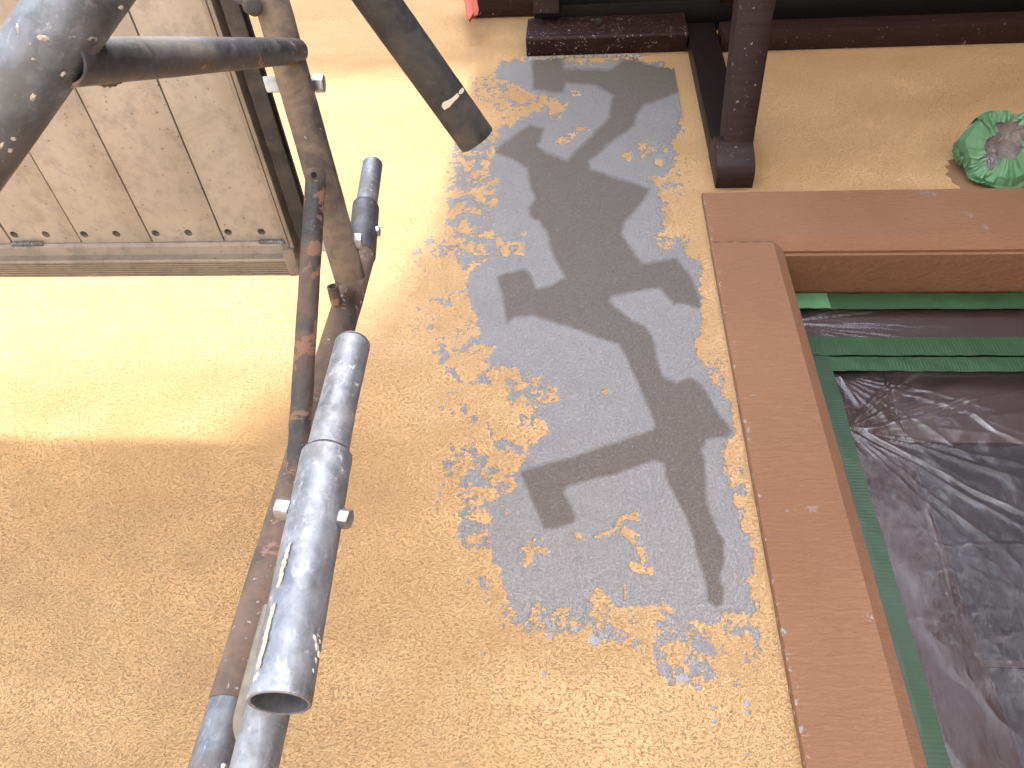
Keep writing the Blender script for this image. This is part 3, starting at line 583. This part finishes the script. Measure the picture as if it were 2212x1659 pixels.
for q_, (rr, dd) in enumerate(((.80, -.004), (.55, .010), (.25, .016))):
    for i in range(n):
        p = Vector(lampP(2*math.pi*i/n, 1)); v = FC+(p-FC)*rr-nA*(dd+random.uniform(-.006, .006)); b.v.append(tuple(v))
for q_ in range(3):
    A = rg*n if q_ == 0 else N+(q_-1)*n; B = N+q_*n
    for i in range(n): b.f.append([A+i, A+(i+1) % n, B+(i+1) % n, B+i])
b.f.append([N+2*n+i for i in range(n)])
m = MT('crumpled_film', (.24, .20, .20), .25, 0, .8); m.bump(m.ramp(m.noise(40, 4, .6, 2.), [(.3, 0.), (.5, 1.), (.7, 0.)]), .7, .006)
m.col(m.mix(m.noise(30, 4, .6, 1.), (.13, .10, .10), (.38, .34, .34))); b.build('film_wrap', m.m, lamp, True)
def lamptape(a0, a1, k0, k1, off, tw=0., over=0.):
    b = MB(); na, nk = 14, 5
    for i in range(na+1):
        for j in range(nk+1):
            an = a0+(a1-a0)*i/na; k = k0+(k1-k0)*j/nk+tw*(i/na-.5)
            if k <= 1: v = Vector(lampP(an, k, off))
            else:
                p = Vector(lampP(an, 1, off)); v = FC+(p-FC)*(1-(k-1)*.9)+nA*(off+.003)
            b.v.append(tuple(v+Vector((random.uniform(-.0022, .0022), random.uniform(-.0018, .0018), random.uniform(-.0022, .0022)))))
    w = nk+1
    for i in range(na):
        for j in range(nk): b.f.append([i*w+j, i*w+j+1, (i+1)*w+j+1, (i+1)*w+j])
    o = b.build('tape_strip', M_TAPEL, lamp, fix=False); s_ = o.modifiers.new('thickness', 'SOLIDIFY'); s_.thickness = .0005
for q_ in [(.9, 2.5, .30, 1.25, .004, .12), (2.1, 3.5, .35, 1.55, .007, -.15), (3.2, 4.6, .25, 1.30, .005, .2), (4.2, 5.4, .45, 1.75, .008, -.1), (5.2, 6.7, .35, 1.75, .006, .1), (6.4, 7.5, .4, 1.45, .008, 0), (1.6, 2.3, .6, 1.4, .010, .1), (3.6, 4.2, .6, 1.4, .011, -.2), (2.7, 3.3, .0, .8, .009, .1)]: lamptape(*q_)
# dark stain ring of mastic behind it
b = MB(); pr = [(lc[0]+(Rl+.018+random.uniform(-.006, .012))*math.cos(t), -.0012, lc[2]-.004+(Rl+.016+random.uniform(-.006, .010))*math.sin(t)) for t in np.linspace(0, 2*math.pi, 40)[:-1]]
b.prism(pr, (0, .001, 0)); b.build('old_sealant', MT('brown_sealant', (.20, .11, .055), .9).m, lamp)
def on_tube(px, py, P0, dv, r):
    o_ = Vector(CAM); rd = Vector(ray(px, py)).normalized(); w0 = o_-P0; A_ = rd-dv*rd.dot(dv); B_ = w0-dv*w0.dot(dv); aa = A_.dot(A_); bb = 2*A_.dot(B_); cc = B_.dot(B_)-r*r; dis = max(bb*bb-4*aa*cc, 0)
    return o_+rd*((-bb-math.sqrt(dis))/(2*aa))
# ------------------------------------------------------------------ scaffold deck
ZD = 2.60
def dz(px, py, z=ZD): return Vector(atz(px, py, z))
deck = thing('scaffold_platform', (-.9, -.7, ZD), 'dusty beige aluminium scaffold platform seen from below, upper left', 'scaffold deck')
yE = dz(400, 523)[1]; xs = [dz(485, 523)[0], dz(330, 523)[0], dz(176, 523)[0]]; pw = (xs[0]-xs[2])/2; xR = dz(615, 523)[0]
YB = -2.0
def plank(x0, x1):
    zo = random.uniform(-.0012, .0012); b = MB().box((x0+random.uniform(.0009, .0017), YB, ZD+zo), (x1-random.uniform(.0009, .0017), yE, ZD+.03)); o = b.build('plank', M_DECK, deck, bevel=.0012)
    cut = MB()
    for fx_ in (.10, .555):
        c_ = (x0+pw*fx_, yE-.020, ZD-.01); cut.tube(c_, (c_[0], c_[1], ZD+.02),   .0072, seg=20, ends='cc', n_l=2, wob=0)
    co = cut.build('cutter', None, deck); md = o.modifiers.new('b', 'BOOLEAN'); md.object = co; md.operation = 'DIFFERENCE'; md.solver = 'EXACT'
    dg = bpy.context.evaluated_depsgraph_get(); me2 = bpy.data.meshes.new_from_object(o.evaluated_get(dg)); o.modifiers.clear(); o.data = me2
    bpy.data.objects.remove(co)
    return o
for i in range(0, 8): plank(xs[0]-pw*i, xR if i == 0 else xs[0]-pw*(i-1))
MB().box((xs[0]-pw*7, YB, ZD+.031), (xR, yE, ZD+.034)).build('backing_sheet', M_DKSEAM, deck)
# wall-side rail: lip, step and three fine grooves
xL = -2.2; xRR = dz(640, 560)[0]+.0
zl_ = ZD-.004; y1 = yE; y2 = atz(400, 549, ZD-.010)[1]; y3 = atz(400, 598, ZD-.028)[1]
pr = [(y1-.001, ZD+.05), (y1-.001, ZD-.003), (y1+.004, ZD-.008), (y2-.001, ZD-.012), (y2, ZD-.026)]
yy_ = y2+.003
w_ = y3-yy_
for k in range(7):
    pr += [(yy_+w_*(k/7.), ZD-.028-.0004*(k % 2)), (yy_+w_*((k+.7)/7.), ZD-.028), (yy_+w_*((k+.75)/7.), ZD-.0255), (yy_+w_*((k+.95)/7.), ZD-.0255)]
pr += [(y3, ZD-.026), (y3+.003, ZD-.018), (y3+.003, ZD+.05)]
MB().prism([(xL, y, z) for y, z in pr], (xRR-xL, 0, 0)).build('side_rail', M_DECKR, deck)
# right end rail with its stepped profile, running away from the wall
def xz(px, py, z=ZD): return atz(px, py, z)[0]
xa0 = xR+.001; xa4 = xz(651, 560, ZD-.02)-.004
wd = xa4-xa0
pr = [(xa0, ZD+.05), (xa0, ZD-.004), (xa0+wd*.22, ZD-.006), (xa0+wd*.25, ZD-.012), (xa0+wd*.42, ZD-.013), (xa0+wd*.45, ZD-.022), (xa0+wd*.62, ZD-.023), (xa0+wd*.64, ZD-.019), (xa0+wd*.70, ZD-.019), (xa0+wd*.72, ZD-.024), (xa0+wd*.97, ZD-.024), (xa0+wd, ZD-.02), (xa0+wd, ZD+.05)]
MB().prism([(x, YB, z) for x, z in pr], (0, yE-YB-.003, 0)).build('end_rail', M_DECKR, deck)
b = MB(); b.prism([(xa0, yE-.0025, ZD-.03), (xa0, y3, ZD-.031), (xRR+.012, y3-.002, ZD-.031), (xRR+.014, yE, ZD-.030)], (0, 0, .06)); b.build('corner_casting', M_DECKR, deck, bevel=.005)
b = MB()
for i in range(12): b.lump((xa0-.004+.004*i*.5, yE-.002+.0015*i, ZD-.006-.001*i), (0, 0, -1), .006, .005, .005, i)
b.build('weld_bead', M_GALVD, deck, True); b = MB()
for i in range(9): b.lump((xs[1]-pw*1.98+.007*i, yE-.002, ZD-.004), (0, 0, -1), .006, .005, .004, i+30)
b.build('weld_bead', M_GALVD, deck, True); b = MB()
for i in range(10): b.lump((xa0-.045+.005*i, yE-.001, ZD-.004), (0, 0, -1), .005, .004, .003, i+60)
b.build('weld_bead', M_GALVD, deck, True)
# dark ledger running along the deck's right end
led = thing('scaffold_ledger', (xa4, -.9, ZD), 'dark steel angle ledger along the right end of the platform', 'scaffold ledger')
xb0 = xa4+.010
MB().prism([(xb0, YB, ZD-.02), (xb0+.004, YB, ZD-.022), (xb0+.026, YB, ZD-.022), (xb0+.026, YB, ZD-.018), (xb0+.006, YB, ZD-.016), (xb0+.005, YB, ZD+.05), (xb0, YB, ZD+.05)], (0, yE-YB+.03, 0)).build('angle', M_DARK, led)
MB().box((xb0+.008, YB, ZD+.0), (xb0+.024, yE, ZD+.006)).build('inner_flange', M_DARK, led)
# ------------------------------------------------------------------ scaffold frame: near standard, crossbar, transom
A0 = atd(-265, 612, .50); A1 = atd(360, -262, .53)
fr_ = thing('scaffold_section', A0, 'welded scaffold frame with thick near post, crossbar and long grey transom, upper left', 'scaffold frame')
MB().tube(A0, A1, .0258, n_l=24, seg=64, wob=.00012).build('standard', M_GALVD, fr_, True, 'thick blue-grey post close to the camera')
XB0 = atd(135, 134, .515); XB1 = atd(640, 110, 1.04)
MB().tube(XB0, XB1, .0165, n_l=14, wob=.0002).build('crossbar', M_STEELC, fr_, True)
B0 = Vector(atd(592, 20, 1.02)); B1 = Vector(atd(757, 605, 1.16)); dB = (B1-B0).normalized(); B00 = B0-dB*.35
MB().tube(B00, B1, .0232, n_l=30, wob=.0003, seg=44).build('transom', M_STEELB, fr_, True)
b = MB(); ax = (Vector(XB0)-Vector(XB1)).normalized()
for i in range(26):
    an = 2*math.pi*i/26; a1 = ax.orthogonal().normalized(); b1 = ax.cross(a1); p = Vector(atd(222, 130, .575))+(a1*math.cos(an)+b1*math.sin(an))*.0165
    b.lump(p, a1*math.cos(an)+b1*math.sin(an), .005, .005, .003, i)
b.build('weld_bead', M_RUST, fr_, True)
b = MB()
for (px, py, rx, ry, ro) in [(95,82,.0042,.0022,.5),(72,128,.0014,.001,0),(66,96,.001,.001,0),(136,160,.0026,.0014,1.),(72,210,.003,.002,1.2),(30,300,.0022,.0015,0),(2,315,.003,.002,1.),(262,16,.003,.002,.3),(22,325,.002,.002,1),(38,60,.004,.001,.9)]:
    # drop each lump on the tube's camera side
    a0v = Vector(A0); dv = (Vector(A1)-a0v).normalized(); o_ = Vector(CAM); rd = Vector(ray(px, py)).normalized()
    w0 = o_-a0v; A_ = rd-dv*rd.dot(dv); B_ = w0-dv*w0.dot(dv); aa = A_.dot(A_); bb = 2*A_.dot(B_); cc = B_.dot(B_)-.0258**2; dis = bb*bb-4*aa*cc
    if dis <= 0: continue
    t = (-bb-math.sqrt(dis))/(2*aa); p = o_+rd*t; nv = (p-a0v); nv -= dv*nv.dot(dv); MB().lump(p, nv, rx, ry, .0016, int(px), ro).build('mortar_lump', M_LUMP, fr_, True)
MB().tube(atd(500, -8, 1.0), atd(545, 14, 1.0), .0045, ends='dd', n_l=3).tube(atd(541, 12, 1.0), atd(549, 16, .985), .011, ends='dd', n_l=3).build('locking_pin', M_STEEL, fr_, True)
# clamp clips through the transom
def clip(p_left, p_right, dpt, parent):
    a = Vector(atd(*p_left, dpt)); c = Vector(atd(*p_right, dpt)); d = (c-a).normalized(); up_ = Vector((0, 0, 1))
    f_ = dB
    def blk(ctr, sx_, sy_, sz_):
        n_ = f_.cross(d).normalized(); pr = [ctr+d*sx_*i+f_*sy_*j-n_*sz_/2*1 for i, j in ((-1,-1),(1,-1),(1,1),(-1,1))]
        return pr, n_*sz_
    b = MB(); pr, of = blk(a, .010, .011, .03); b.prism(pr, of); b.build('clip_nut', M_BOLT, parent, bevel=.003)
    b = MB(); b.hexnut(c-d*.008, d, .0135, .016); b.build('clip_nut', M_BOLT, parent, bevel=.003)
clip((592, 182), (689, 180), 1.08, fr_)
clip((700, 524), (772, 522), 1.145, fr_)
# ------------------------------------------------------------------ standards with socket and spigot
def vline(px, py, y, px2, py2): return Vector(aty(px, py, y)), Vector(aty(px2, py2, y))
ft_, fb_ = vline(783, 545, -.32, 452, 1675); dF = (ft_-fb_).normalized(); f00 = fb_-dF*.25
std = thing('scaffold_standard', f00, 'long rusty brown scaffold standard near the wall with a small spigot on top', 'scaffold standard')
fm = Vector(aty(560, 1300, -.32))
MB().tube(f00, fb_+dF*.07, .0215, ends='oc', n_l=14).build('lower_sleeve', M_GALVD, std, True)
MB().tube(fb_+dF*.068, ft_, .0222, ends='cc', n_l=24, wob=.0005).build('post', M_BROWNST, std, True)
ct = Vector(aty(791, 447, -.32)); MB().tube(ft_-dF*.01, ct-dF*.004, .0238, ends='cc', n_l=6).tube(ct-dF*.004, ct+dF*.004, .0238, ends='cc', n_l=2, r1=.020).build('collar', M_STEEL, std, True)
st_ = Vector(aty(805, 356, -.32)); MB().tube(ct, st_, .0190, ends='cd', n_l=6).build('spigot', M_GALVD, std, True)
c_ = Vector(aty(812, 500, -.32)); MB().hexnut(c_-Vector((.004, 0, 0)), (1, 0, 0), .0095, .011).build('bolt', M_BOLT, std, bevel=.002)
p = Vector(aty(727, 655, -.345)); t_ = Vector(aty(718, 618, -.375)); MB().tube(p, t_, .0085, n_l=4).build('locking_stub', M_BROWNST, std, True)
# near standard
dt, db = vline(763, 738, -.58, 603, 1520); dD = (dt-db).normalized()
nst = thing('scaffold_standard', db, 'bright galvanised scaffold standard with stepped spigot, nearest the camera, open at the bottom', 'scaffold standard')
cs = Vector(aty(706, 985, -.58)); tA, rb = db, .0205
MB().tube(db, cs, .0219, n_l=20, ends='oc', wob=.0001, seg=64).build('socket', M_GALV, nst, True)
# swaged shoulder
MB().tube(cs-dD*.0006, cs+dD*.004, .0218, ends='cc', n_l=2, r1=.0182, seg=64)  .tube(cs+dD*.0035, cs+dD*.045, .0182, ends='cc', n_l=4, r1=.0176, seg=64, wob=.0001).tube(cs+dD*.044, dt-dD*.004, .0172, ends='cc', n_l=10, seg=64, wob=.0001).tube(dt-dD*.0045, dt, .0171, ends='cd', n_l=2, r1=.0155, seg=64).build('spigot', M_GALV, nst, True)
bA = Vector(aty(612, 1098, -.585)); bB = Vector(aty(755, 1122, -.585)); dd_ = (bB-bA).normalized()
MB().hexnut(bA-dd_*.005, dd_, .0098, .013).build('bolt_head', M_BOLT, nst, bevel=.0022)
MB().hexnut(bB-dd_*.008, dd_, .0088, .009).build('bolt_nut', M_BOLT, nst, bevel=.0015)
b = MB()
for i in range(48):
    f_ = i/47.; px = 622+(558-622)*f_; py = 1185+(1440-1185)*f_; p = on_tube(px+random.uniform(0, 3), py, db, dD, .0217)
    if i in (16, 17, 18, 19, 20, 21, 22, 23): continue
    b.lump(p, (-1, -.4, 0), .0045, .0016+random.uniform(0, .0016), .002, i, 1.57)
b.build('weld_bead', M_LUMP, nst, True, 'ragged whitish bead along the left edge')
b = MB()
for (px, py, r) in [(672,1378,.0018),(675,1395,.0022),(679,1410,.0022),(674,1425,.0015),(668,1448,.0012),(683,1385,.001)]:
    p = on_tube(px+8, py, db, dD, .0217); b.lump(p, (.8, -.6, 0), r, r*1.8, .001, int(py))
b.build('paint_specks', M_PAINT, nst, True)
# rear tube under it, and the cream brace with the rounded flattened end
et, eb = vline(624, 1330, -.47, 539, 1700); dE = (et-eb).normalized()
ers = thing('scaffold_tube', eb-dE*.2, 'smooth galvanised tube standing behind the open bottom of the near standard', 'scaffold tube', 'loose scaffold tubes')
MB().tube(eb-dE*.2, Vector(aty(634, 1290, -.47)), .0186, n_l=12, seg=48).build('tube', M_GALV, ers, True)
crm = thing('flattened_brace', Vector(aty(510, 1600, -.42)), 'cream dusty brace tube with a flattened rounded lower end', 'brace')
pA = Vector(aty(513, 1598, -.395)); pB = Vector(aty(590, 1310, -.42))
dC = (pB-pA).normalized(); side = Vector((1, 0, 0)); nC = dC.cross(side).normalized()
b = MB(); ring = []
for i in range(15):
    l = (i/14.)*(pB-pA).length; k = min(1, (i/6.)); w_ = .0095*(math.sin(min(1, (i+.3)/2.5)*math.pi/2)); h_ = .0025+.007*k
    ring.append(len(b.v))
    for j in range(20): an = 2*math.pi*j/20; b.v.append(tuple(pA+dC*l+side*w_*math.cos(an)+nC*h_*math.sin(an)))
for i in range(14):
    for j in range(20): b.f.append([ring[i]+j, ring[i]+(j+1) % 20, ring[i+1]+(j+1) % 20, ring[i+1]+j])
b.f.append([j for j in range(20)]); b.f.append([ring[-1]+j for j in range(20)]); b.build('tube', M_CREAM, crm, True)
# clamp at the bottom left
cl = Vector(aty(436, 1652, -.33)); cla = thing('scaffold_clamp', cl, 'small galvanised clamp band on the brown standard at the bottom edge', 'clamp')
cc_ = [Vector(aty(px, py, -.335)) for px, py in [(412,1700),(412,1656),(422,1648),(462,1649),(486,1655)]]
b = MB()
for a, c in zip(cc_[:-1], cc_[1:]):
    n_ = (c-a).cross(Vector((0, 1, 0))).normalized()*.0022
    b.prism([a-n_, a+n_, c+n_, c-n_], (0, .03, 0))
b.build('band', M_BOLT, cla, bevel=.001)
# diagonal brace H
ht = Vector(atd(683, 372, 1.06)); hb = Vector(atd(640, 1052, .95))
hb_ = thing('scaffold_brace', hb, 'dark diagonal brace tube with rust patches, hanging left of the standards', 'brace')
b = MB(); b.tube(hb, ht, .0137, n_l=20, wob=.0004, ends='oc'); b.build('tube', M_RUST, hb_, True)
hd = (ht-hb).normalized(); p = Vector(atd(678, 378, 1.043)); MB().tube(p, p+(Vector(CAM)-p).normalized()*.0035, .0048, seg=20, ends='oo', n_l=2, t=.001).build('rivet_eye', M_RUST, hb_, True)
p2 = p+(Vector(CAM)-p).normalized()*.0020; MB().tube(p2, p2+(Vector(CAM)-p).normalized()*.001, .0038, seg=18, ends='cc', n_l=1).build('rivet_hole', M_DKSEAM, hb_, True)
# diagonal tube C
Cb = Vector(atd(1031, 303, 1.0)); Ct = Vector(atd(726, -125, .87))
ctb = thing('scaffold_tube', Ct, 'thick dark tube slanting from the top, white paint streak near its end', 'scaffold tube', 'loose scaffold tubes')
MB().tube(Ct, Cb, .0248, n_l=20, seg=56, ends='oo').build('tube', M_DARK, ctb, True)
dC = (Cb-Ct).normalized(); 
b = MB(); n_ = 22
cen = [(957,234),(960,229),(966,225),(972,221),(979,215),(986,209),(990,204)]; wid = [5,7.5,8,6,4.5,4.5,4]
def streak(cen, wid):
    base = len(b.v)
    for (cx_, cy_), w in zip(cen, wid):
        nx_, ny_ = .62, .78
        for s_ in (-1, -.4, .4, 1): b.v.append(tuple(on_tube(cx_+nx_*w*s_, cy_+ny_*w*s_, Ct, dC, .0253)))
    for i in range(len(cen)-1):
        for j in range(3): k = base+i*4+j; b.f.append([k, k+1, k+5, k+4])
streak(cen, wid); streak([(991,203),(995,199),(999,195),(1001,191)], [1, 4, 4.5, 2.5])
b.build('paint_streak', M_PAINT, ctb, True, fix=False)
# ------------------------------------------------------------------ unseen board added above the balcony edge, cut to shape the slanted wall shadow
bo = MB().prism([(-.32, -1.0, 4.40), (-.415, -1.20, 4.40), (-.62, -1.44, 4.40), (-.95, -1.80, 4.40), (-.95, -2.3, 4.40), (.2, -2.3, 4.40), (.2, -1.0, 4.40)], (0, 0, .035)).build('shade_board', M_WOODR); tag(bo, 'added unseen board above the frame, cut to shape the shadow on the wall', 'board')
